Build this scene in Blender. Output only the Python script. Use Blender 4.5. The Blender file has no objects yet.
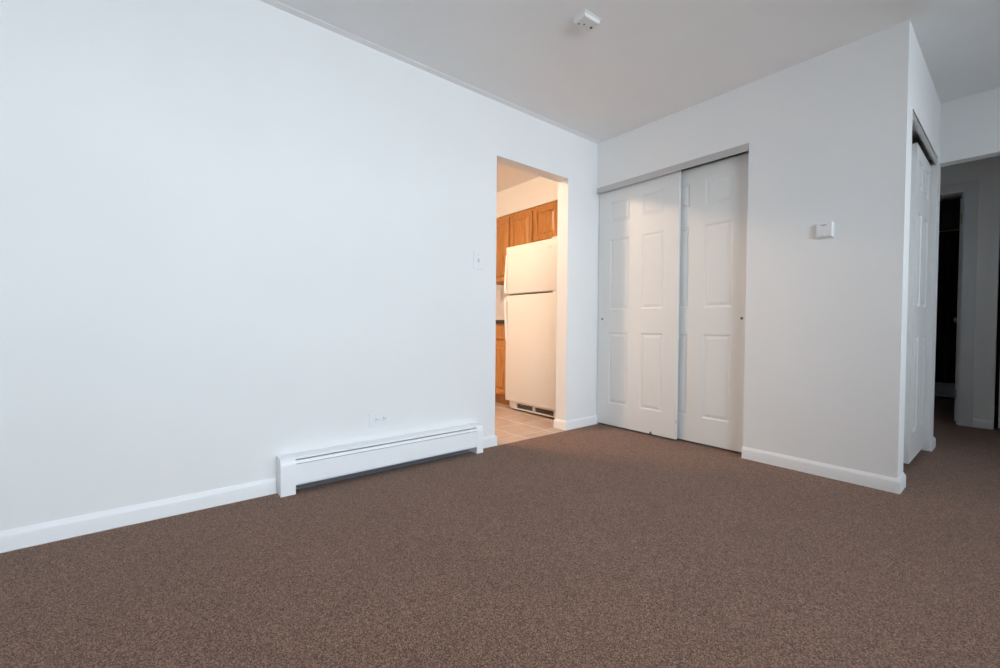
import bpy, bmesh, math, random
from mathutils import Vector, Matrix

random.seed(4)
sc = bpy.context.scene
C = sc.collection
H = 2.44          # ceiling height
W = 1.983         # outer corner of the closet block

# ------------------------------------------------------------------ camera
cam_d = bpy.data.cameras.new('camera')
cam = bpy.data.objects.new('camera', cam_d)
C.objects.link(cam)
sc.camera = cam
cam_d.sensor_fit = 'HORIZONTAL'
cam_d.sensor_width = 36.0
cam_d.lens = 432.29 / 1000.0 * 36.0
cam_d.clip_start = 0.02
yaw, pit, rol = 0.8901, -0.0202, 0.0078
fw = Vector((-math.sin(yaw) * math.cos(pit), math.cos(yaw) * math.cos(pit), math.sin(pit)))
rt = fw.cross(Vector((0, 0, 1))).normalized()
up = rt.cross(fw)
r2 = math.cos(rol) * rt + math.sin(rol) * up
u2 = -math.sin(rol) * rt + math.cos(rol) * up
m = Matrix((r2, u2, -fw)).transposed().to_4x4()
m.translation = Vector((2.4153, -3.0286, 0.8603))
cam.matrix_world = m

# ------------------------------------------------------------------ sky, daylight, exposure
SKY_COL = (0.79, 0.89, 0.98)
SKY_STR = 13.5
LAMP_COL = (1.0, 0.695, 0.465)
LAMP_STR = 278.0
world = bpy.data.worlds.new('overcast_sky')
sc.world = world
world.use_nodes = True
bg = world.node_tree.nodes['Background']
bg.inputs['Color'].default_value = (*SKY_COL, 1)
bg.inputs['Strength'].default_value = SKY_STR
# the two windows of the right wall, out of frame
WIN_R = (-4.10, -1.30, 0.75, 2.30)      # on the right wall: y0, y1, z0, z1
WIN_H = (-0.60, 0.50, 0.90, 2.15)       # small window of the right wall, toward the hall
XR, YN = 4.6, -4.6


def portal(name, loc, rot, sx, sy):
    l = bpy.data.lights.new(name, 'AREA')
    l.shape = 'RECTANGLE'
    l.size, l.size_y = sx, sy
    l.cycles.is_portal = True
    o = bpy.data.objects.new(name, l)
    C.objects.link(o)
    o.location = loc
    o.rotation_euler = rot
    return o


portal('daylight_portal', (XR + 0.16, (WIN_R[0] + WIN_R[1]) / 2, (WIN_R[2] + WIN_R[3]) / 2),
       (0, math.radians(90), 0), WIN_R[3] - WIN_R[2], WIN_R[1] - WIN_R[0])

portal('daylight_portal', (XR + 0.16, (WIN_H[0] + WIN_H[1]) / 2, (WIN_H[2] + WIN_H[3]) / 2),
       (0, math.radians(90), 0), WIN_H[3] - WIN_H[2], WIN_H[1] - WIN_H[0])

sc.view_settings.view_transform = 'Standard'
sc.view_settings.look = 'None'
sc.view_settings.gamma = 1.0
sc.view_settings.exposure = 0.0
sc.view_settings.use_curve_mapping = False
cy = sc.cycles
cy.use_denoising = True
cy.max_bounces = 16
cy.diffuse_bounces = 12
cy.glossy_bounces = 4
cy.transparent_max_bounces = 8
cy.sample_clamp_indirect = 8.0
cy.caustics_reflective = False
cy.caustics_refractive = False


# ------------------------------------------------------------------ materials
def srgb(r, g, b):
    f = lambda c: (c / 255 / 12.92) if c <= 10 else ((c / 255 + 0.055) / 1.055) ** 2.4
    return (f(r), f(g), f(b), 1.0)


def mat(name, col, rough=0.5, metal=0.0, spec=0.5, noise=None, bump=None, coat=0.0):
    """noise = (scale, amount), bump = (scale, strength, distance)"""
    M = bpy.data.materials.new(name)
    M.use_nodes = True
    nt = M.node_tree
    b = nt.nodes['Principled BSDF']
    col = (*col[:3], 1.0)
    b.inputs['Base Color'].default_value = col
    b.inputs['Roughness'].default_value = rough
    b.inputs['Metallic'].default_value = metal
    b.inputs['Specular IOR Level'].default_value = spec
    b.inputs['Coat Weight'].default_value = coat
    tc = nt.nodes.new('ShaderNodeTexCoord')
    if noise:
        n = nt.nodes.new('ShaderNodeTexNoise')
        n.inputs['Scale'].default_value = noise[0]
        n.inputs['Detail'].default_value = 5
        nt.links.new(tc.outputs['Object'], n.inputs['Vector'])
        r = nt.nodes.new('ShaderNodeValToRGB')
        lo = tuple(c * (1 - noise[1]) for c in col[:3])
        hi = tuple(min(1, c * (1 + noise[1])) for c in col[:3])
        r.color_ramp.elements[0].color = (*lo, 1)
        r.color_ramp.elements[1].color = (*hi, 1)
        r.color_ramp.elements[0].position = 0.3
        r.color_ramp.elements[1].position = 0.7
        nt.links.new(n.outputs['Fac'], r.inputs['Fac'])
        nt.links.new(r.outputs['Color'], b.inputs['Base Color'])
    if bump:
        n2 = nt.nodes.new('ShaderNodeTexNoise')
        n2.inputs['Scale'].default_value = bump[0]
        n2.inputs['Detail'].default_value = 4
        nt.links.new(tc.outputs['Object'], n2.inputs['Vector'])
        bp = nt.nodes.new('ShaderNodeBump')
        bp.inputs['Strength'].default_value = bump[1]
        bp.inputs['Distance'].default_value = bump[2]
        nt.links.new(n2.outputs['Fac'], bp.inputs['Height'])
        nt.links.new(bp.outputs['Normal'], b.inputs['Normal'])
    return M


M = {}
M['wall'] = mat('wall_paint', (0.80, 0.81, 0.81), 0.6, noise=(2.0, 0.012), bump=(180, 0.12, 0.001), spec=0.3)
M['ceiling'] = mat('ceiling_paint', (0.84, 0.84, 0.84), 0.75, noise=(3.0, 0.012), bump=(90, 0.15, 0.001), spec=0.2)
M['ceiling_strip'] = mat('ceiling_edge_paint', (0.89, 0.89, 0.90), 0.6, spec=0.3)
M['trim'] = mat('trim_enamel', (0.84, 0.85, 0.86), 0.35, bump=(60, 0.04, 0.001))
M['door'] = mat('door_enamel', (0.76, 0.77, 0.76), 0.45, bump=(140, 0.05, 0.001))
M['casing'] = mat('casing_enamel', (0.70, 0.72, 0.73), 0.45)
M['heater'] = mat('heater_enamel', (0.86, 0.88, 0.90), 0.35)
M['heater_inside'] = mat('heater_inside_metal', (0.05, 0.055, 0.065), 0.6)
M['bedroom_shade'] = mat('bedroom_wall_painted_shade', (0.06, 0.055, 0.05), 0.7)  # darkness of the unlit bedroom put into its back wall's base colour
M['dark'] = mat('dark_void', (0.012, 0.012, 0.014), 0.8)
M['track'] = mat('brushed_aluminium', (0.56, 0.55, 0.54), 0.42, metal=0.8, bump=(200, 0.05, 0.0005))
M['brass'] = mat('brass', (0.55, 0.42, 0.16), 0.35, metal=0.9)
M['pull'] = mat('pull_metal', (0.35, 0.31, 0.25), 0.4, metal=0.8)
M['fin'] = mat('fin_aluminium', (0.45, 0.50, 0.58), 0.4, metal=0.7)
M['plate'] = mat('white_plastic', (0.80, 0.81, 0.83), 0.35)
M['plate_grey'] = mat('pale_grey_plastic', (0.60, 0.60, 0.61), 0.4)
M['socket'] = mat('socket_shadow', (0.09, 0.09, 0.10), 0.6)
M['detector'] = mat('detector_plastic', (0.74, 0.75, 0.73), 0.45)
M['fridge'] = mat('fridge_enamel', (0.72, 0.71, 0.69), 0.3, bump=(350, 0.04, 0.0005))
M['fridge_handle'] = mat('fridge_handle_plastic', (0.80, 0.79, 0.75), 0.35)
M['gasket'] = mat('door_gasket', (0.25, 0.20, 0.17), 0.7)
M['grille_dark'] = mat('grille_recess', (0.05, 0.035, 0.028), 0.7)
M['counter'] = mat('dark_laminate', (0.030, 0.032, 0.030), 0.35, noise=(90, 0.4))
M['backsplash'] = mat('backsplash_paint', (0.82, 0.82, 0.86), 0.4)
M['grout'] = mat('pale_grout', (0.76, 0.68, 0.60), 0.9)
M['wood_floor'] = mat('dark_base', (0.03, 0.02, 0.015), 0.8)
M['curtain'] = mat('dark_curtain_cloth', (0.012, 0.010, 0.009), 0.9)
M['ground'] = mat('pale_pavement', (0.34, 0.34, 0.32), 0.9, noise=(0.8, 0.15))
M['led'] = mat('red_led', (0.35, 0.04, 0.03), 0.3)


def make_carpet():
    Mt = bpy.data.materials.new('brown_carpet')
    Mt.use_nodes = True
    nt = Mt.node_tree
    b = nt.nodes['Principled BSDF']
    b.inputs['Roughness'].default_value = 1.0
    b.inputs['Specular IOR Level'].default_value = 0.05
    b.inputs['Sheen Weight'].default_value = 0.12
    b.inputs['Sheen Roughness'].default_value = 0.6
    tc = nt.nodes.new('ShaderNodeTexCoord')
    v = nt.nodes.new('ShaderNodeTexVoronoi')
    v.inputs['Scale'].default_value = 400
    v.inputs['Randomness'].default_value = 1.0
    n = nt.nodes.new('ShaderNodeTexNoise')
    n.inputs['Scale'].default_value = 330
    n.inputs['Detail'].default_value = 6
    n.inputs['Roughness'].default_value = 0.7
    big = nt.nodes.new('ShaderNodeTexNoise')
    big.inputs['Scale'].default_value = 3.2
    big.inputs['Detail'].default_value = 3
    for t in (v, n, big):
        nt.links.new(tc.outputs['Object'], t.inputs['Vector'])
    sep = nt.nodes.new('ShaderNodeSeparateColor')
    nt.links.new(v.outputs['Color'], sep.inputs['Color'])
    mx = nt.nodes.new('ShaderNodeMath')
    mx.operation = 'MULTIPLY_ADD'
    mx.inputs[1].default_value = 0.62
    nt.links.new(sep.outputs['Red'], mx.inputs[0])
    m2 = nt.nodes.new('ShaderNodeMath')
    m2.operation = 'MULTIPLY'
    m2.inputs[1].default_value = 0.40
    nt.links.new(n.outputs['Fac'], m2.inputs[0])
    nt.links.new(m2.outputs[0], mx.inputs[2])
    r = nt.nodes.new('ShaderNodeValToRGB')
    e = r.color_ramp.elements
    e[0].position, e[0].color = 0.10, (0.036, 0.018, 0.012, 1)
    e[1].position, e[1].color = 0.95, (0.54, 0.325, 0.23, 1)
    k = e.new(0.5)
    k.color = (0.166, 0.089, 0.058, 1)
    nt.links.new(mx.outputs[0], r.inputs['Fac'])
    mixc = nt.nodes.new('ShaderNodeMix')
    mixc.data_type = 'RGBA'
    mixc.blend_type = 'MULTIPLY'
    mixc.inputs['Factor'].default_value = 0.18
    nt.links.new(r.outputs['Color'], mixc.inputs['A'])
    nt.links.new(big.outputs['Fac'], mixc.inputs['B'])
    nt.links.new(mixc.outputs['Result'], b.inputs['Base Color'])
    bp = nt.nodes.new('ShaderNodeBump')
    bp.inputs['Strength'].default_value = 0.7
    bp.inputs['Distance'].default_value = 0.004
    nt.links.new(mx.outputs[0], bp.inputs['Height'])
    nt.links.new(bp.outputs['Normal'], b.inputs['Normal'])
    return Mt


M['carpet'] = make_carpet()


def make_oak():
    Mt = bpy.data.materials.new('honey_oak')
    Mt.use_nodes = True
    nt = Mt.node_tree
    b = nt.nodes['Principled BSDF']
    b.inputs['Roughness'].default_value = 0.38
    tc = nt.nodes.new('ShaderNodeTexCoord')
    mp = nt.nodes.new('ShaderNodeMapping')
    mp.inputs['Scale'].default_value = (38, 38, 2.2)
    nt.links.new(tc.outputs['Object'], mp.inputs['Vector'])
    n = nt.nodes.new('ShaderNodeTexNoise')
    n.inputs['Scale'].default_value = 2.5
    n.inputs['Detail'].default_value = 8
    n.inputs['Roughness'].default_value = 0.65
    nt.links.new(mp.outputs['Vector'], n.inputs['Vector'])
    r = nt.nodes.new('ShaderNodeValToRGB')
    e = r.color_ramp.elements
    e[0].position, e[0].color = 0.30, (0.27, 0.098, 0.020, 1)
    e[1].position, e[1].color = 0.72, (0.62, 0.30, 0.085, 1)
    nt.links.new(n.outputs['Fac'], r.inputs['Fac'])
    nt.links.new(r.outputs['Color'], b.inputs['Base Color'])
    bp = nt.nodes.new('ShaderNodeBump')
    bp.inputs['Strength'].default_value = 0.15
    bp.inputs['Distance'].default_value = 0.001
    nt.links.new(n.outputs['Fac'], bp.inputs['Height'])
    nt.links.new(bp.outputs['Normal'], b.inputs['Normal'])
    return Mt


M['oak'] = make_oak()


def make_tile():
    Mt = mat('beige_floor_tile', (0.46, 0.36, 0.30), 0.35, noise=(7, 0.16), bump=(30, 0.06, 0.001))
    nt = Mt.node_tree
    n = [x for x in nt.nodes if x.type == 'TEX_NOISE'][0]
    oi = nt.nodes.new('ShaderNodeObjectInfo')
    n.noise_dimensions = '4D'
    mu = nt.nodes.new('ShaderNodeMath')
    mu.operation = 'MULTIPLY'
    mu.inputs[1].default_value = 40
    nt.links.new(oi.outputs['Random'], mu.inputs[0])
    nt.links.new(mu.outputs[0], n.inputs['W'])
    return Mt


M['tile'] = make_tile()


def make_glass():
    Mt = bpy.data.materials.new('window_glass')
    Mt.use_nodes = True
    nt = Mt.node_tree
    nt.nodes.clear()
    out = nt.nodes.new('ShaderNodeOutputMaterial')
    tr = nt.nodes.new('ShaderNodeBsdfTransparent')
    gl = nt.nodes.new('ShaderNodeBsdfGlossy')
    gl.inputs['Roughness'].default_value = 0.02
    fr = nt.nodes.new('ShaderNodeFresnel')
    fr.inputs['IOR'].default_value = 1.45
    mx = nt.nodes.new('ShaderNodeMixShader')
    nt.links.new(fr.outputs[0], mx.inputs[0])
    nt.links.new(tr.outputs[0], mx.inputs[1])
    nt.links.new(gl.outputs[0], mx.inputs[2])
    nt.links.new(mx.outputs[0], out.inputs[0])
    return Mt


M['glass'] = make_glass()


def make_lamp():
    Mt = bpy.data.materials.new('lit_lamp_glass')
    Mt.use_nodes = True
    b = Mt.node_tree.nodes['Principled BSDF']
    b.inputs['Base Color'].default_value = (0.9, 0.85, 0.75, 1)
    b.inputs['Emission Color'].default_value = (*LAMP_COL, 1)
    b.inputs['Emission Strength'].default_value = LAMP_STR
    return Mt


M['lamp'] = make_lamp()

# ------------------------------------------------------------------ mesh helpers
ORG = {}      # object name -> world origin of its thing


class MB:
    def __init__(self, xf=None):
        self.bm = bmesh.new()
        self.xf = xf

    def _v(self, p):
        return self.bm.verts.new(Vector(p))

    def box(self, x0, x1, y0, y1, z0, z1, bevel=0.0, seg=2):
        vs = [self._v((x, y, z)) for z in (z0, z1) for y in (y0, y1) for x in (x0, x1)]
        fs = []
        for idx in ((0, 2, 3, 1), (4, 5, 7, 6), (0, 1, 5, 4), (2, 6, 7, 3), (0, 4, 6, 2), (1, 3, 7, 5)):
            fs.append(self.bm.faces.new([vs[i] for i in idx]))
        if bevel > 0:
            es = list({e for f in fs for e in f.edges})
            bmesh.ops.bevel(self.bm, geom=es, offset=bevel, segments=seg, profile=0.5, affect='EDGES')
        return self

    def hexa(self, pts):
        """eight points: four of the bottom ring, four of the top ring"""
        vs = [self._v(p) for p in pts]
        for idx in ((3, 2, 1, 0), (4, 5, 6, 7), (0, 1, 5, 4), (1, 2, 6, 5), (2, 3, 7, 6), (3, 0, 4, 7)):
            self.bm.faces.new([vs[i] for i in idx])
        return self

    def quad(self, a, b, c, d):
        self.bm.faces.new([self._v(p) for p in (a, b, c, d)])
        return self

    def sweep(self, prof, path):
        """closed profile of (outward, z) swept along a list of (x, y, nx, ny) with mitred corners"""
        rings = []
        for (x, y, nx, ny) in path:
            rings.append([self._v((x + nx * o, y + ny * o, z)) for (o, z) in prof])
        n = len(prof)
        for a, b in zip(rings[:-1], rings[1:]):
            for i in range(n):
                j = (i + 1) % n
                self.bm.faces.new((a[i], a[j], b[j], b[i]))
        self.bm.faces.new(rings[0][::-1])
        self.bm.faces.new(rings[-1])
        return self

    def prism(self, prof, axis, a0, a1):
        """closed 2-D profile extruded along an axis: x -> (y,z), y -> (x,z), z -> (x,y)"""
        def P(u, v, a):
            return {'x': (a, u, v), 'y': (u, a, v), 'z': (u, v, a)}[axis]
        r0 = [self._v(P(u, v, a0)) for u, v in prof]
        r1 = [self._v(P(u, v, a1)) for u, v in prof]
        n = len(prof)
        for i in range(n):
            j = (i + 1) % n
            self.bm.faces.new((r0[i], r0[j], r1[j], r1[i]))
        self.bm.faces.new(r0[::-1])
        self.bm.faces.new(r1)
        return self

    def cyl(self, p0, p1, r0, r1=None, seg=16):
        r1 = r0 if r1 is None else r1
        p0, p1 = Vector(p0), Vector(p1)
        d = (p1 - p0).normalized()
        a = d.orthogonal().normalized()
        b = d.cross(a)
        c0 = [self._v(p0 + (a * math.cos(t) + b * math.sin(t)) * r0) for t in [2 * math.pi * i / seg for i in range(seg)]]
        c1 = [self._v(p1 + (a * math.cos(t) + b * math.sin(t)) * r1) for t in [2 * math.pi * i / seg for i in range(seg)]]
        for i in range(seg):
            j = (i + 1) % seg
            self.bm.faces.new((c0[i], c0[j], c1[j], c1[i]))
        self.bm.faces.new(c0[::-1])
        self.bm.faces.new(c1)
        return self

    def lathe(self, prof, c, seg=32):
        """(radius, z) profile turned about a vertical axis at c"""
        rings = []
        for r, z in prof:
            rings.append([self._v((c[0] + r * math.cos(2 * math.pi * i / seg), c[1] + r * math.sin(2 * math.pi * i / seg), z)) for i in range(seg)])
        for a, b in zip(rings[:-1], rings[1:]):
            for i in range(seg):
                j = (i + 1) % seg
                self.bm.faces.new((a[i], a[j], b[j], b[i]))
        self.bm.faces.new(rings[0][::-1])
        self.bm.faces.new(rings[-1])
        return self

    def build(self, name, mt, parent=None, origin=None, smooth=False, **tags):
        if self.xf:
            for v in self.bm.verts:
                v.co = Vector(self.xf(*v.co))
        bmesh.ops.recalc_face_normals(self.bm, faces=self.bm.faces)
        if parent is not None:
            org = ORG[parent.name]
        elif origin is not None:
            org = Vector(origin)
        else:
            cs = [v.co for v in self.bm.verts]
            org = Vector((sum(c.x for c in cs) / len(cs), sum(c.y for c in cs) / len(cs), min(c.z for c in cs)))
        for v in self.bm.verts:
            v.co -= org
        me = bpy.data.meshes.new(name)
        self.bm.to_mesh(me)
        self.bm.free()
        me.materials.append(M[mt])
        if smooth:
            for pl in me.polygons:
                pl.use_smooth = True
            me.set_sharp_from_angle(angle=math.radians(35))
        o = bpy.data.objects.new(name, me)
        C.objects.link(o)
        if parent is not None:
            o.parent = parent
        else:
            o.location = org
        ORG[o.name] = org
        for k, v in tags.items():
            o[k] = v
        return o


def thing(name, loc, label, category, group=None):
    o = bpy.data.objects.new(name, None)
    o.empty_display_size = 0.1
    C.objects.link(o)
    o.location = loc
    ORG[o.name] = Vector(loc)
    o['label'] = label
    o['category'] = category
    if group:
        o['group'] = group
    return o


def struct(mb, name, mt, parent=None, label=None, **kw):
    o = mb.build(name, mt, parent, **kw)
    if parent is None:
        o['kind'] = 'structure'
    if label:
        o['label'] = label
    return o


# ------------------------------------------------------------------ the shell
D0, D1, DH = -1.113, -0.369, 2.061       # kitchen doorway in the left wall
T = 0.114                                # partition thickness
CW, CH = 1.226, 2.057                    # closet opening in the back wall
YH = 1.30                                # face of the hall header
Y3 = 2.587                               # wall at the end of the hall
SKEW = math.radians(0.55)                # the closet side wall stands a little out of square


def side(x, y, z):                       # local frame of the side wall -> world
    return (W + x * math.cos(SKEW) - y * math.sin(SKEW), x * math.sin(SKEW) + y * math.cos(SKEW), z)


S0, S1, SH = 0.165, 1.215, 2.045         # side closet opening

struct(MB().box(0.02, XR, YN, 4.7, -0.06, 0.0), 'floor', 'carpet', label='brown cut pile carpet covering the room and the hall')
struct(MB().box(-3.1, XR + 0.12, YN - 0.12, 4.8, H, H + 0.08), 'ceiling', 'ceiling', label='flat white painted ceiling')
struct(MB().box(0.0, 0.045, YN, 0.0, H - 0.002, H), 'trim_1', 'ceiling_strip', label='smooth pale strip of ceiling paint along the left wall')

wl = MB()
wl.box(-T, 0, YN, D0, 0, H).box(-T, 0, D1, 0.72, 0, H).box(-T, 0, D0, D1, DH, H)
struct(wl, 'wall_left', 'wall', label='long white wall with the kitchen doorway')
wb = MB()
wb.box(0, CW, 0, 0.115, CH, H).box(CW, W, 0, 0.115, 0, H)
struct(wb, 'wall_back', 'wall', label='white wall around the sliding closet doors')
ws = MB(side)
ws.box(-0.105, 0, 0.03, S0, 0, H).box(-0.105, 0, S1, 1.40, 0, H).box(-0.105, 0, S0, S1, SH, H)
struct(ws, 'wall_side', 'wall', label='narrow white side wall with the second closet opening')
struct(MB().box(1.955, 3.7, YH, YH + 0.10, 2.022, H), 'wall_header', 'wall', label='white header beam across the hall entrance')
struct(MB().box(-T, 1.85, 1.36, 1.46, 0, H), 'wall_closet_end', 'wall')
struct(MB().box(0, 1.42, 0.62, 0.72, 0, H), 'wall_closet_back', 'wall')
struct(MB().box(1.36, 1.42, 0.115, 0.62, 0, H).box(1.36, 1.42, 0.72, 1.36, 0, H), 'wall_closet_divider', 'wall')
# hall and the dark room behind it
HD0, HD1, HDH = 1.247, 2.018, 2.093      # hall door opening
wh = MB()
wh.box(0.80, HD0, Y3, Y3 + T, 0, H).box(HD0, HD1, Y3, Y3 + T, HDH, H).box(HD1, 2.214, Y3, Y3 + T, 0, H)
wh.box(2.214, 2.99, Y3, Y3 + T, 2.06, H).box(2.99, 3.8, Y3, Y3 + T, 0, H)
struct(wh, 'wall_hall_end', 'wall', label='dim white wall at the end of the hall')
struct(MB().box(0.70, 0.80, 1.46, 4.7, 0, H), 'wall_hall_left', 'wall')
struct(MB().box(3.7, 3.8, YH + 0.1, Y3, 0, H), 'wall_hall_right', 'wall')
struct(MB().box(3.7, XR + 0.12, YH, YH + 0.1, 0, H), 'wall_corner', 'wall')
struct(MB().box(0.8, 3.2, 4.58, 4.7, 0, H), 'wall_bedroom_back', 'bedroom_shade')
struct(MB().box(2.24, 2.30, Y3 + T, 4.58, 0, H), 'wall_bedroom_right', 'wall')
struct(MB().box(2.30, 3.2, 3.3, 3.4, 0, H).box(3.1, 3.2, Y3, 3.3, 0, H), 'wall_far_closet', 'wall')
# right and near walls with their windows
y0, y1, z0, z1 = WIN_R
v0, v1, w0, w1 = WIN_H
wr = MB()
wr.box(XR, XR + 0.12, YN - 0.12, y0, 0, H).box(XR, XR + 0.12, y1, v0, 0, H).box(XR, XR + 0.12, v1, YH + 0.1, 0, H)
wr.box(XR, XR + 0.12, y0, y1, 0, z0).box(XR, XR + 0.12, y0, y1, z1, H)
wr.box(XR, XR + 0.12, v0, v1, 0, w0).box(XR, XR + 0.12, v0, v1, w1, H)
struct(wr, 'wall_right', 'wall')
wn = MB().box(-3.1, XR, YN - 0.12, YN, 0, H)
struct(wn, 'wall_near', 'wall')
# kitchen
KX, KY = -3.0, 0.52
struct(MB().box(KX - 0.1, -T, KY, KY + 0.1, 0, H), 'wall_kitchen_back', 'backsplash', label='pale kitchen wall behind the refrigerator')
struct(MB().box(KX - 0.1, KX, YN, KY, 0, H), 'wall_kitchen_far', 'wall')
struct(MB().box(KX, -T, -3.2, -3.1, 0, H), 'wall_kitchen_near', 'wall')
struct(MB().box(KX, -T, 0.195, KY, 2.142, H), 'wall_soffit', 'wall', label='pale soffit above the oak wall cabinets')
struct(MB().box(-4, 12, -14, 14, -0.6, -0.5), 'ground', 'ground')

# kitchen floor of square tiles laid in pale grout
kf = struct(MB().box(KX, 0.020, -3.1, KY, -0.06, -0.0012), 'floor_kitchen', 'grout', origin=(0, 0, 0), label='kitchen floor of square beige tiles')
TS, G = 0.302, 0.009
tb = MB().box(-(TS - G) / 2, (TS - G) / 2, -(TS - G) / 2, (TS - G) / 2, -0.012, 0.0, bevel=0.0015, seg=1)
tile0 = None
half = {}


def cut_tile(x0, x1, y0, y1):
    return MB().box(x0, x1, y0, y1, -0.012, 0.0, bevel=0.0015, seg=1).build('tile', 'tile', kf)


for i in range(-8, 1):
    for j in range(-6, 4):
        xa, xb = -0.100 + i * TS + G / 2, -0.100 + (i + 1) * TS - G / 2
        ya, yb = -0.500 + j * TS + G / 2, -0.500 + (j + 1) * TS - G / 2
        xb = min(xb, 0.019)
        yb = min(yb, KY)
        if yb - ya < 0.02 or xb - xa < 0.02:
            continue
        full = (xb - xa > TS - G - 1e-4) and (yb - ya > TS - G - 1e-4)
        if full:
            if tile0 is None:
                tile0 = tb.build('tile', 'tile', kf)
                t = tile0
            else:
                t = tile0.copy()
                C.objects.link(t)
                t.parent = kf
            t.location = ((xa + xb) / 2, (ya + yb) / 2, 0)
        else:
            cut_tile(xa, xb, ya, yb)

# ------------------------------------------------------------------ baseboards
BP = [(-0.002, 0.0), (0.013, 0.0), (0.013, 0.056), (0.011, 0.064), (0.006, 0.070), (0.004, 0.076), (-0.002, 0.076)]


def baseboard(name, pts, nrm, label=None, xf=None, ends=(None, None)):
    """pts: polyline of wall foot points, nrm: outward normal of each run"""
    path = []
    for k, (x, y) in enumerate(pts):
        if k == 0:
            n = nrm[0]
        elif k == len(pts) - 1:
            n = nrm[-1]
        else:
            n = (nrm[k - 1][0] + nrm[k][0], nrm[k - 1][1] + nrm[k][1])
        path.append((x, y, n[0], n[1]))
    return struct(MB(xf).sweep(BP, path), name, 'trim', label=label, smooth=True)


baseboard('baseboard_left', [(0, YN), (0, -2.535)], [(1, 0)], 'white baseboard along the left wall up to the heater')
baseboard('baseboard_doorway_near', [(0, -1.281), (0, D0), (-T, D0), (-T, -1.6)], [(1, 0), (0, 1), (-1, 0)],
          'short white baseboard between the heater and the kitchen doorway')
baseboard('baseboard_doorway_far', [(-T, D1 + 0.1), (-T, D1), (0, D1), (0, 0.028)], [(-1, 0), (0, -1), (1, 0)],
          'white baseboard wrapping the far jamb of the kitchen doorway')
baseboard('baseboard_back', [(CW, 0.05), (CW, 0), (W, 0), (W - 0.0016, S0 - 0.003)], [(-0.2, 0), (0, -1), (1, 0)],
          'white baseboard below the thermostat and around the corner')
baseboard('baseboard_side', [(0, S1 + 0.004), (0, 1.40), (-0.104, 1.40)], [(1, 0), (0, 1)],
          'short baseboard at the foot of the hall wall end', xf=side)
baseboard('baseboard_hall', [(2.096, Y3), (2.213, Y3)], [(0, -1)], 'dim white baseboard on the hall end wall')
baseboard('baseboard_right', [(XR, YH - 0.001), (XR, YN)], [(-1, 0)])
baseboard('baseboard_near', [(0.015, YN), (XR - 0.015, YN)], [(0, 1)])


# ------------------------------------------------------------------ six panel doors
def panel_door(name, w, z0, z1, thick, cols, rows, fr, mt, label, kind='structure', dep=0.006):
    """fr(u, d, z): u along the door, d depth behind its face; cols / rows are the panel openings"""
    sl = 0.012
    us = [0] + [c for pr in cols for c in pr] + [w]
    zs = [z0] + [c for pr in rows for c in pr] + [z1]
    b = MB(fr)
    b.box(0, w, dep, thick, z0, z1)
    # stiles, then rails and mullions between them
    for k in range(0, len(us), 2):
        b.box(us[k], us[k + 1], 0, dep, z0, z1)
    for c0_, c1_ in cols:
        for k in range(0, len(zs), 2):
            b.box(c0_, c1_, 0, dep, zs[k], zs[k + 1])
        for r0_, r1_ in rows:
            # moulded slope round the opening
            o = [(c0_, r0_), (c1_, r0_), (c1_, r1_), (c0_, r1_)]
            i_ = [(c0_ + sl, r0_ + sl), (c1_ - sl, r0_ + sl), (c1_ - sl, r1_ - sl), (c0_ + sl, r1_ - sl)]
            for q in range(4):
                n = (q + 1) % 4
                b.quad((o[q][0], 0, o[q][1]), (o[n][0], 0, o[n][1]), (i_[n][0], dep - 0.0002, i_[n][1]), (i_[q][0], dep - 0.0002, i_[q][1]))
    root = b.build(name, mt, origin=fr(w / 2, thick / 2, z0), kind=kind, label=label)
    for c0_, c1_ in cols:
        for r0_, r1_ in rows:
            p = MB(fr)
            g, s = 0.015, 0.020
            A = [(c0_ + g, r0_ + g), (c1_ - g, r0_ + g), (c1_ - g, r1_ - g), (c0_ + g, r1_ - g)]
            Bq = [(x + (s if q in (0, 3) else -s), z + (s if q in (0, 1) else -s)) for q, (x, z) in enumerate(A)]
            p.hexa([(x, dep, z) for x, z in A] + [(x, 0.0015, z) for x, z in Bq])
            p.build('panel', mt, root)
    return root


COLS = [(0.118, 0.308), (0.422, 0.614)]
ROWS = [(0.200, 0.808), (1.000, 1.596), (1.738, 1.914)]


def pull(fr, u, z, parent):
    a, b_ = fr(u, 0.004, z), fr(u, -0.0015, z)
    o = MB().cyl(a, b_, 0.011, 0.010, 20).build('finger_pull', 'pull', parent)
    MB().cyl(fr(u, 0.0, z), fr(u, -0.0022, z), 0.0065, 0.006, 16).build('pull_cup', 'socket', o)


f1 = lambda u, d, z: (0.006 + u, 0.030 + d, z)
d1 = panel_door('door_1', 0.734, 0.014, 2.030, 0.024, COLS, ROWS, f1, 'door', 'white six panel sliding closet door in front, nearest the room corner')
pull(f1, 0.045, 0.922, d1)
MB(f1).prism([(0.513, 0.0135), (0.538, 0.0135), (0.534, 0.026), (0.526, 0.034), (0.518, 0.024)], 'y', -0.0012, 0.004).build('chip', 'socket', d1, label='dark chip in the bottom edge of the door')
MB(f1).box(0.728, 0.739, -0.002, 0.014, 0.135, 0.160).build('edge_guide', 'plate_grey', d1)
f2 = lambda u, d, z: (0.490 + u, 0.073 + d, z)
d2 = panel_door('door_2', 0.734, 0.014, 2.022, 0.033, COLS, ROWS, f2, 'door', 'white six panel sliding closet door set behind, beside the thermostat wall')
pull(f2, 0.684, 0.920, d2)

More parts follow.
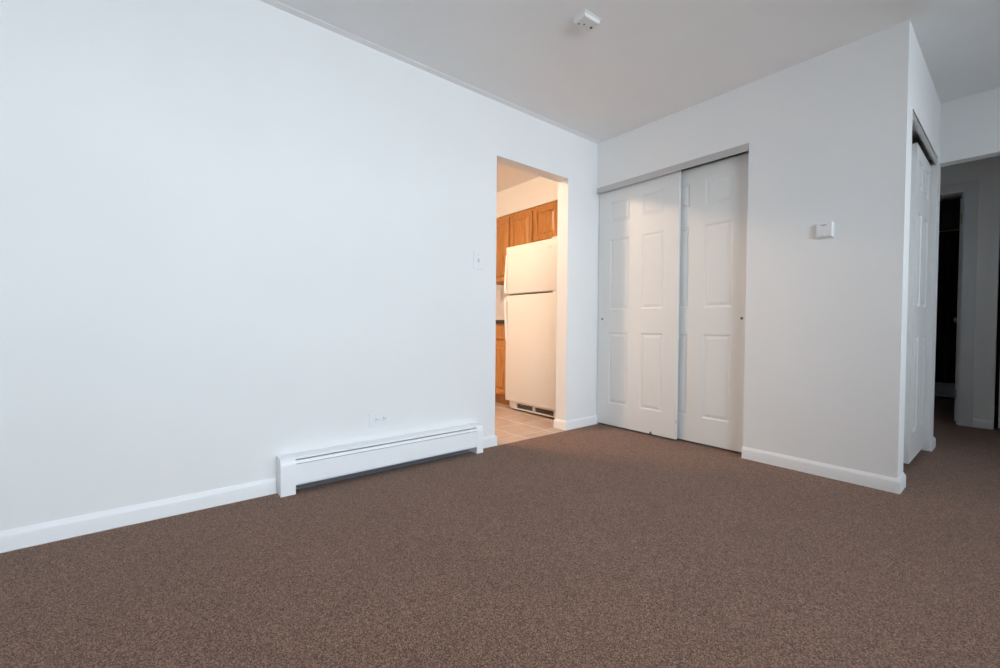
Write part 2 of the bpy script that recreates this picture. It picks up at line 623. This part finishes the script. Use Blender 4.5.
# closet track fascia
tr = thing('closet_track', (CW / 2, 0.01, 2.012), 'grey metal top track above the two sliding closet doors', 'door track')
MB().box(0.002, CW - 0.002, -0.001, 0.004, 2.010, 2.0565).box(0.002, CW - 0.002, 0.003, 0.014, 2.050, 2.0565).build('fascia', 'track', tr)
MB().box(0.002, CW - 0.002, -0.003, 0.003, 2.006, 2.013, bevel=0.001, seg=1).build('lip', 'track', tr)
MB().box(0.002, CW - 0.002, 0.014, 0.112, 2.048, 2.056).build('rail', 'track', tr)

# side closet: two sliding doors, the front one pushed to the far end
SC = [(0.090, 0.255), (0.355, 0.520)]
f3 = lambda u, d, z: side(-0.030 - d, 0.598 + u, z)
d3 = panel_door('door_3', 0.612, 0.026, 1.988, 0.033, SC, ROWS, f3, 'door', 'white six panel sliding door of the side closet seen edge on', dep=0.011)
f4 = lambda u, d, z: side(-0.072 - d, 0.170 + u, z)
d4 = panel_door('door_4', 0.612, 0.026, 1.988, 0.030, SC, ROWS, f4, 'door', 'rear sliding door of the side closet')
tr2 = thing('closet_track', side(-0.02, 0.69, 2.0), 'grey metal top track of the side closet near the hall', 'door track')
MB(side).box(-0.012, -0.004, S0 + 0.001, S1 - 0.001, 1.998, 2.044).build('fascia', 'track', tr2)
MB(side).box(-0.100, -0.012, S0 + 0.001, S1 - 0.001, 2.036, 2.044).build('rail', 'track', tr2)
MB().cyl(side(-0.014, S0, 1.755), side(-0.014, S0 + 0.006, 1.755), 0.008).build('door_bumper', 'socket', label='small dark bumper on the edge of the side closet opening', category='door bumper')

# ------------------------------------------------------------------ hall door and casing
JD = 0.018
cs = MB()
CI, CO, CT = 2.007, 2.092, 2.168
HB = 2.075


def casing_prof(mb):
    # right leg, head, left leg with a stepped moulding
    for (a, b_, dp) in ((0.0, 0.030, 0.010), (0.030, 0.070, 0.015), (0.070, CO - CI, 0.019)):
        mb.box(CI + a, CI + b_, Y3 - dp, Y3, 0, HB + b_)
        mb.box(HD0 - 0.007 - b_, HD0 - 0.007 - a, Y3 - dp, Y3, 0, HB + b_)
        mb.box(HD0 - 0.007 - a, CI + a, Y3 - dp, Y3, HB + a, HB + b_)


casing_prof(cs)
struct(cs, 'trim_2', 'casing', label='dim white moulded casing around the dark hall doorway')
jb = MB()
jb.box(HD1 - JD, HD1, Y3, Y3 + T, 0, HDH).box(HD0, HD0 + JD, Y3, Y3 + T, 0, HDH).box(HD0, HD1, Y3, Y3 + T, HDH - JD, HDH)
jb.box(HD1 - JD - 0.010, HD1 - JD, Y3 + 0.025, Y3 + 0.060, 0, HDH - JD).box(HD0 + JD, HD0 + JD + 0.010, Y3 + 0.025, Y3 + 0.060, 0, HDH - JD)
struct(jb, 'trim_3', 'casing', label='jamb of the dark hall doorway')
# the open door, hinged on the right jamb and swung into the dark room
OA = math.radians(89.5)
px_, py_ = 1.971, Y3 + T - 0.004


def f5(u, d, z):
    # u from the hinge, d from the hall face backwards
    dx, dy = -math.cos(OA), math.sin(OA)          # along the door
    nx, ny = math.sin(OA), math.cos(OA)           # from the hall face to the back
    return (px_ + dx * u + nx * d, py_ + dy * u + ny * d, z)


d5 = panel_door('door_5', 0.70, 0.018, 2.045, 0.035, [(0.11, 0.295), (0.405, 0.59)], ROWS, f5, 'casing', 'white bedroom door standing open into the dark room')
for zz in (0.27, 1.86):
    hb = MB()
    p = f5(0.0, 0.018, zz)
    hb.box(p[0] - 0.012, p[0] + 0.018, p[1] - 0.003, p[1] + 0.0, zz - 0.045, zz + 0.045)
    hb.cyl((p[0] + 0.021, p[1] - 0.006, zz - 0.047), (p[0] + 0.021, p[1] - 0.006, zz + 0.047), 0.006, seg=12)
    hb.build('hinge', 'brass', d5, label='brass hinge')
kn = MB()
k0, k1, k2 = f5(0.63, 0.0, 0.95), f5(0.63, -0.035, 0.95), f5(0.63, -0.065, 0.95)
kn.cyl(k0, k1, 0.011).cyl(k1, k2, 0.024, 0.027)
kn.build('door_knob', 'brass', d5, smooth=True)
# closed door at the right end of the hall wall
f6 = lambda u, d, z: (2.240 + u, Y3 - 0.002 + d, z)
d6 = panel_door('door_6', 0.735, 0.020, 2.045, 0.035, [(0.11, 0.31), (0.42, 0.62)], ROWS, f6, 'door', 'pale hall door at the right edge of the photograph')

# ------------------------------------------------------------------ the dark bedroom
bh = thing('baseboard_heater', (1.6, 4.55, 0), 'dim low heater along the wall of the dark room', 'heater')
MB().prism([(4.575, 0.0), (4.515, 0.03), (4.515, 0.15), (4.54, 0.20), (4.575, 0.20)], 'x', 0.95, 2.05).build('cover', 'casing', bh)
for xx in (0.88, 2.05):
    MB().prism([(4.578, 0.0), (4.512, 0.0), (4.512, 0.152), (4.54, 0.204), (4.578, 0.204)], 'x', xx, xx + 0.07).build('end_cap', 'casing', bh)
cr = thing('curtain_rod', (1.6, 4.48, 2.03), 'thin brass rod across the dark room', 'curtain rod')
MB().cyl((0.90, 4.48, 2.045), (2.18, 4.48, 2.045), 0.006).build('rod', 'brass', cr)
for xx in (0.93, 2.15):
    MB().box(xx - 0.008, xx + 0.008, 4.48, 4.58, 2.037, 2.053).build('bracket', 'brass', cr)
cu = MB()
N = 120
for side_y in (0,):
    prev = None
    for i in range(N + 1):
        x = 0.95 + 1.19 * i / N
        y = 4.482 + 0.016 * math.sin(i * 0.9) + 0.006 * math.sin(i * 2.3)
        cur = [cu._v((x, y, 0.215)), cu._v((x, y, 2.037)), cu._v((x, y + 0.004, 2.037)), cu._v((x, y + 0.004, 0.215))]
        if prev:
            for q in range(4):
                n = (q + 1) % 4
                cu.bm.faces.new((prev[q], prev[n], cur[n], cur[q]))
        else:
            cu.bm.faces.new(cur)
        prev = cur
    cu.bm.faces.new(prev[::-1])
cu.build('curtain', 'curtain', smooth=True, label='dark curtain hanging from the thin rod in the unlit room', category='curtain')

# ------------------------------------------------------------------ baseboard heater
ht = thing('baseboard_heater', (0.045, -1.90, 0), 'long low white baseboard heater on the left wall under the outlet', 'heater')
ha, hb_ = -2.532, -1.284            # outer ends
ea, eb = ha + 0.070, hb_ - 0.052    # inner edges of the end caps
MB().box(0.001, 0.004, ea - 0.01, eb + 0.01, 0.004, 0.176).build('back_plate', 'heater_inside', ht)
MB().prism([(0.004, 0.185), (0.062, 0.184), (0.073, 0.180), (0.079, 0.174), (0.077, 0.173), (0.071, 0.178), (0.061, 0.181), (0.004, 0.182)],
           'y', ea - 0.01, eb + 0.01).build('top_cover', 'heater', ht, smooth=True)
MB().prism([(0.060, 0.166), (0.083, 0.169), (0.0865, 0.153), (0.0850, 0.152), (0.082, 0.167), (0.060, 0.164)], 'y', ea + 0.0005, eb - 0.0005).build('damper', 'heater', ht)
MB().prism([(0.0840, 0.1500), (0.0865, 0.1500), (0.0885, 0.056), (0.0870, 0.046), (0.080, 0.040), (0.0795, 0.042), (0.085, 0.048), (0.086, 0.056)], 'y', ea - 0.01, eb + 0.01).build('front_panel', 'heater', ht)
capp = [(0.001, 0.0), (0.0890, 0.0), (0.0905, 0.045), (0.0890, 0.145), (0.0850, 0.168), (0.0780, 0.180), (0.066, 0.187), (0.001, 0.188)]
for a, b_ in ((ha, ea), (eb, hb_)):
    MB().prism(capp, 'y', a, b_).build('end_cap', 'heater', ht, smooth=True)
fb = MB()
yy = ea + 0.02
while yy < eb - 0.05:
    fb.box(0.014, 0.077, yy, yy + 0.0015, 0.016, 0.078)
    yy += 0.007
fb.build('fin_element', 'fin', ht, kind='stuff')
MB().cyl((0.043, ea, 0.047), (0.043, eb, 0.047), 0.011).build('pipe', 'brass', ht)

# ------------------------------------------------------------------ outlet, switch, thermostat, detector
ot = thing('electrical_outlet', (0.0, -1.983, 0.303), 'white electrical outlet plate above the baseboard heater', 'outlet')
MB().box(0.0, 0.006, -2.046, -1.920, 0.262, 0.344, bevel=0.003).build('plate', 'plate', ot)
for yc in (-2.006, -1.960):
    r_ = MB().box(0.004, 0.0085, yc - 0.017, yc + 0.017, 0.288, 0.318, bevel=0.003).build('receptacle', 'plate', ot)
    MB().box(0.0082, 0.0089, yc - 0.006, yc + 0.004, 0.309, 0.3115).build('slot', 'socket', r_)
    MB().box(0.0082, 0.0089, yc - 0.005, yc + 0.004, 0.2965, 0.299).build('slot', 'socket', r_)
    MB().cyl((0.0082, yc + 0.010, 0.303), (0.0089, yc + 0.010, 0.303), 0.0028, seg=10).build('ground_hole', 'socket', r_)
MB().cyl((0.005, -1.983, 0.303), (0.0072, -1.983, 0.303), 0.003, seg=10).build('screw', 'plate_grey', ot)

lsw = thing('light_switch', (0.0, -1.272, 1.304), 'white light switch plate beside the kitchen doorway', 'switch')
MB().box(0.0, 0.006, -1.309, -1.235, 1.244, 1.364, bevel=0.003).build('plate', 'plate', lsw)
tg = MB().box(0.005, 0.0075, -1.279, -1.265, 1.290, 1.318).build('toggle_frame', 'plate_grey', lsw)
MB().prism([(0.007, 1.298), (0.019, 1.306), (0.019, 1.311), (0.007, 1.314)], 'y', -1.276, -1.268).build('toggle', 'plate', lsw)
for zz in (1.268, 1.340):
    MB().cyl((0.005, -1.272, zz), (0.007, -1.272, zz), 0.003, seg=10).build('screw', 'plate_grey', lsw)

th = thing('thermostat', (1.651, 0.0, 1.38), 'small white wall thermostat to the right of the closet doors', 'thermostat')
TX = 1.647
MB().box(TX - 0.042, TX + 0.042, -0.006, 0.0, 1.376, 1.466, bevel=0.002).build('base_plate', 'plate', th)
bd = MB().box(TX - 0.038, TX + 0.038, -0.024, -0.006, 1.380, 1.462, bevel=0.004).build('body', 'plate', th)
MB().box(TX - 0.016, TX + 0.010, -0.0248, -0.023, 1.447, 1.4505).build('display_slot', 'socket', th)
MB().box(TX - 0.036, TX + 0.032, -0.0246, -0.023, 1.384, 1.389).build('scale_line', 'plate_grey', th)
MB().box(TX - 0.004, TX + 0.004, -0.028, -0.023, 1.388, 1.398, bevel=0.001, seg=1).build('lever', 'plate', th)

sd = thing('smoke_detector', (0.932, -1.266, H), 'small white boxy smoke detector on the ceiling', 'smoke detector')
SA = math.radians(-3)


def sdf(x, y, z):
    return (0.935 + x * math.cos(SA) - y * math.sin(SA), -1.270 + x * math.sin(SA) + y * math.cos(SA), z)


MB(sdf).box(-0.044, 0.044, -0.064, 0.064, H - 0.006, H, bevel=0.002, seg=1).build('base', 'detector', sd)
cv = MB(sdf)
cv.hexa([(-0.038, -0.054, H - 0.027), (0.037, -0.054, H - 0.027), (0.037, 0.053, H - 0.027), (-0.038, 0.053, H - 0.027),
         (-0.042, -0.060, H - 0.006), (0.041, -0.060, H - 0.006), (0.041, 0.058, H - 0.006), (-0.042, 0.058, H - 0.006)])
bmesh.ops.bevel(cv.bm, geom=list(cv.bm.edges), offset=0.004, segments=2, profile=0.5, affect='EDGES')
cvo = cv.build('cover', 'detector', sd)
for (dx, dy, rr) in ((-0.022, -0.036, 0.005), (-0.010, -0.010, 0.005)):
    MB().cyl(sdf(dx, dy, H - 0.026), sdf(dx, dy, H - 0.0278), rr, seg=12).build('vent_hole', 'socket', sd)
MB().cyl(sdf(-0.004, 0.036, H - 0.026), sdf(-0.004, 0.036, H - 0.030), 0.007, seg=16).build('test_button', 'socket', sd)

# ------------------------------------------------------------------ refrigerator
fg = thing('refrigerator', (-0.63, 0.15, 0), 'white top freezer refrigerator standing in the kitchen', 'refrigerator')
FX0, FX1, FY = -0.984, -0.270, -0.205
MB().box(FX0 + 0.006, FX1 - 0.006, FY + 0.055, 0.50, 0.022, 1.640, bevel=0.006).build('body', 'fridge', fg)
MB().box(FX0 + 0.012, FX1 - 0.012, FY + 0.043, FY + 0.056, 0.11, 1.63).build('gasket', 'gasket', fg)
fz = MB().box(FX0, FX1, FY, FY + 0.045, 1.176, 1.650, bevel=0.010, seg=3).build('freezer_door', 'fridge', fg, smooth=True)
fd = MB().box(FX0, FX1, FY, FY + 0.045, 0.098, 1.160, bevel=0.010, seg=3).build('main_door', 'fridge', fg, smooth=True)


def handle(za, zb, flip, parent):
    b = MB()
    # bar that leans out toward the split between the two doors, attached along the left edge of the door
    if flip:
        pr = [(FY + 0.004, za), (FY - 0.006, za), (FY - 0.025, zb - 0.12), (FY - 0.031, zb - 0.02), (FY - 0.029, zb), (FY + 0.004, zb), (FY + 0.004, zb - 0.03), (FY - 0.016, zb - 0.035), (FY - 0.015, zb - 0.12), (FY + 0.004, za + 0.06)]
    else:
        pr = [(FY + 0.004, za), (FY - 0.029, za), (FY - 0.031, za + 0.02), (FY - 0.025, za + 0.12), (FY - 0.006, zb), (FY + 0.004, zb), (FY + 0.004, zb - 0.06), (FY - 0.015, za + 0.12), (FY - 0.016, za + 0.035), (FY + 0.004, za + 0.03)]
    b.prism(pr, 'x', FX0 + 0.006, FX0 + 0.032)
    b.build('handle', 'fridge_handle', parent)


handle(1.185, 1.575, False, fz)
handle(0.70, 1.130, True, fd)
MB().box(-0.390, -0.330, FY - 0.0015, FY + 0.001, 1.570, 1.584).build('badge', 'plate_grey', fz)
MB().box(FX1 - 0.055, FX1 - 0.004, FY + 0.004, FY + 0.05, 1.159, 1.177).build('hinge', 'fridge', fg)
MB().box(FX1 - 0.075, FX1 - 0.005, FY + 0.005, FY + 0.10, 1.648, 1.662, bevel=0.003, seg=1).build('hinge_cover', 'fridge', fg)
gr = MB()
gy = FY + 0.035
gv = [(-0.842, -0.608), (-0.578, -0.330)]
gr.box(FX0 + 0.055, FX1 - 0.006, gy, gy + 0.02, 0.020, 0.032).box(FX0 + 0.055, FX1 - 0.006, gy, gy + 0.02, 0.078, 0.094)
for a, b_ in ((FX0 + 0.055, gv[0][0]), (gv[0][1], gv[1][0]), (gv[1][1], FX1 - 0.006)):
    gr.box(a, b_, gy, gy + 0.02, 0.032, 0.078)
go = gr.build('grille', 'fridge', fg)
MB().box(FX0 + 0.06, FX1 - 0.01, gy + 0.018, gy + 0.020, 0.030, 0.080).build('grille_recess', 'grille_dark', go)
for a, b_ in gv:
    for k in range(4):
        z = 0.040 + k * 0.0105
        MB().box(a, b_, gy + 0.006, gy + 0.016, z, z + 0.003).build('slat', 'gasket', go)
for xx in (FX0 + 0.06, FX1 - 0.06):
    MB().cyl((xx, 0.0, 0.011), (xx + 0.03, 0.0, 0.011), 0.011).build('roller', 'socket', fg)


# ------------------------------------------------------------------ kitchen cabinets
def cab_door(parent, x0, x1, z0, z1, yf, th=0.019, name='door'):
    """raised panel oak door facing -y at yf"""
    st = 0.052
    fr = MB()
    fr.box(x0, x1, yf + 0.011, yf + th, z0, z1)
    for (a, b_, c, d) in ((x0, x0 + st, z0, z1), (x1 - st, x1, z0, z1), (x0 + st, x1 - st, z0, z0 + st), (x0 + st, x1 - st, z1 - st, z1)):
        fr.box(a, b_, yf, yf + 0.012, c, d, bevel=0.003, seg=1)
    o = fr.build(name, 'oak', parent)
    A = [(x0 + st, z0 + st), (x1 - st, z0 + st), (x1 - st, z1 - st), (x0 + st, z1 - st)]
    g, s = 0.007, 0.024
    A = [(x + (g if q in (0, 3) else -g), z + (g if q in (0, 1) else -g)) for q, (x, z) in enumerate(A)]
    Bq = [(x + (s if q in (0, 3) else -s), z + (s if q in (0, 1) else -s)) for q, (x, z) in enumerate(A)]
    MB().hexa([(x, yf + 0.012, z) for x, z in A] + [(x, yf + 0.002, z) for x, z in Bq]).build('panel', 'oak', o)
    return o


def cabinet(name, label, x0, x1, y0, y1, z0, z1, doors, toe=0.0):
    c = thing(name, ((x0 + x1) / 2, (y0 + y1) / 2, z0), label, 'cabinet')
    b = MB().box(x0 + 0.001, x1 - 0.001, y0, y1, z0 + toe, z1)
    if toe:
        b.box(x0 + 0.001, x1 - 0.001, y0 + 0.07, y1, z0, z0 + toe)
    b.build('body', 'oak', c)
    for d in doors:
        cab_door(c, *d[:4], y0 - 0.019, name=d[4] if len(d) > 4 else 'door')
    return c


UY = 0.214
cabinet('wall_cabinet', 'tall oak wall cabinet with two doors left of the refrigerator', -1.790, -1.022, UY, KY - 0.001, 1.362, 2.140,
        [(-1.775, -1.416, 1.372, 2.112), (-1.392, -1.036, 1.372, 2.112)])
cabinet('wall_cabinet', 'short oak wall cabinet with two doors above the refrigerator', -1.020, -0.258, UY, KY - 0.001, 1.752, 2.140,
        [(-1.004, -0.650, 1.768, 2.112), (-0.628, -0.274, 1.768, 2.112)])
bc = cabinet('base_cabinet', 'oak base cabinet with drawer and doors under the dark countertop', -1.810, -1.050, -0.085, KY - 0.001, 0.0, 0.878,
             [(-1.795, -1.438, 0.120, 0.690), (-1.422, -1.064, 0.120, 0.690)], toe=0.10)
for a, b_ in ((-1.795, -1.438), (-1.422, -1.064)):
    MB().box(a, b_, -0.104, -0.085, 0.715, 0.855, bevel=0.004, seg=2).build('drawer', 'oak', bc)
ct = thing('countertop', (-1.43, 0.2, 0.878), 'dark laminate countertop edge beside the refrigerator', 'countertop')
MB().box(-1.812, -1.042, -0.118, KY - 0.001, 0.878, 0.918, bevel=0.004).build('slab', 'counter', ct)

# ------------------------------------------------------------------ kitchen ceiling lamp
LX, LY = -0.78, -1.46
LZ = 2.335
kl = thing('ceiling_lamp', (LX, LY, H), 'lit glass bowl lamp hanging below the kitchen ceiling', 'lamp')
MB().lathe([(0.070, H), (0.072, H - 0.012), (0.050, H - 0.024), (0.012, H - 0.026), (0.010, LZ + 0.004), (0.020, LZ + 0.002)], (LX, LY)).build('canopy', 'brass', kl, smooth=True)
MB().lathe([(0.006, LZ + 0.001), (0.108, LZ), (0.110, LZ - 0.012), (0.098, LZ - 0.036), (0.068, LZ - 0.056), (0.030, LZ - 0.065), (0.008, LZ - 0.066)], (LX, LY)).build('glass_bowl', 'lamp', kl, smooth=True)
MB().lathe([(0.008, LZ - 0.065), (0.012, LZ - 0.070), (0.008, LZ - 0.078), (0.003, LZ - 0.081)], (LX, LY), 12).build('finial', 'brass', kl, smooth=True)


# ------------------------------------------------------------------ windows behind the camera
def window(name, box, axis, pos):
    a0, a1, z0, z1 = box

    def X(a, d, z):
        return (pos + d, a, z) if axis == 'x' else (a, pos - d, z)
    fr = MB(X)
    e = 0.045
    for (p, q, r, s) in ((a0, a0 + e, z0, z1), (a1 - e, a1, z0, z1), (a0 + e, a1 - e, z0, z0 + e), (a0 + e, a1 - e, z1 - e, z1)):
        fr.box(p, q, 0.03, 0.10, r, s)
    mid = (a0 + a1) / 2
    fr.box(mid - 0.025, mid + 0.025, 0.04, 0.09, z0 + e, z1 - e)
    o = fr.build(name, 'trim', kind='structure')
    for p, q in ((a0 + e, mid - 0.025), (mid + 0.025, a1 - e)):
        MB(X).box(p, q, 0.062, 0.066, z0 + e, z1 - e).build('pane', 'glass', o)
    MB(X).box(a0 - 0.04, a1 + 0.04, -0.05, 0.03, z0 - 0.025, z0, bevel=0.004).build('sill', 'trim', o)


window('window_1', WIN_R, 'x', XR)
window('window_2', WIN_H, 'x', XR)
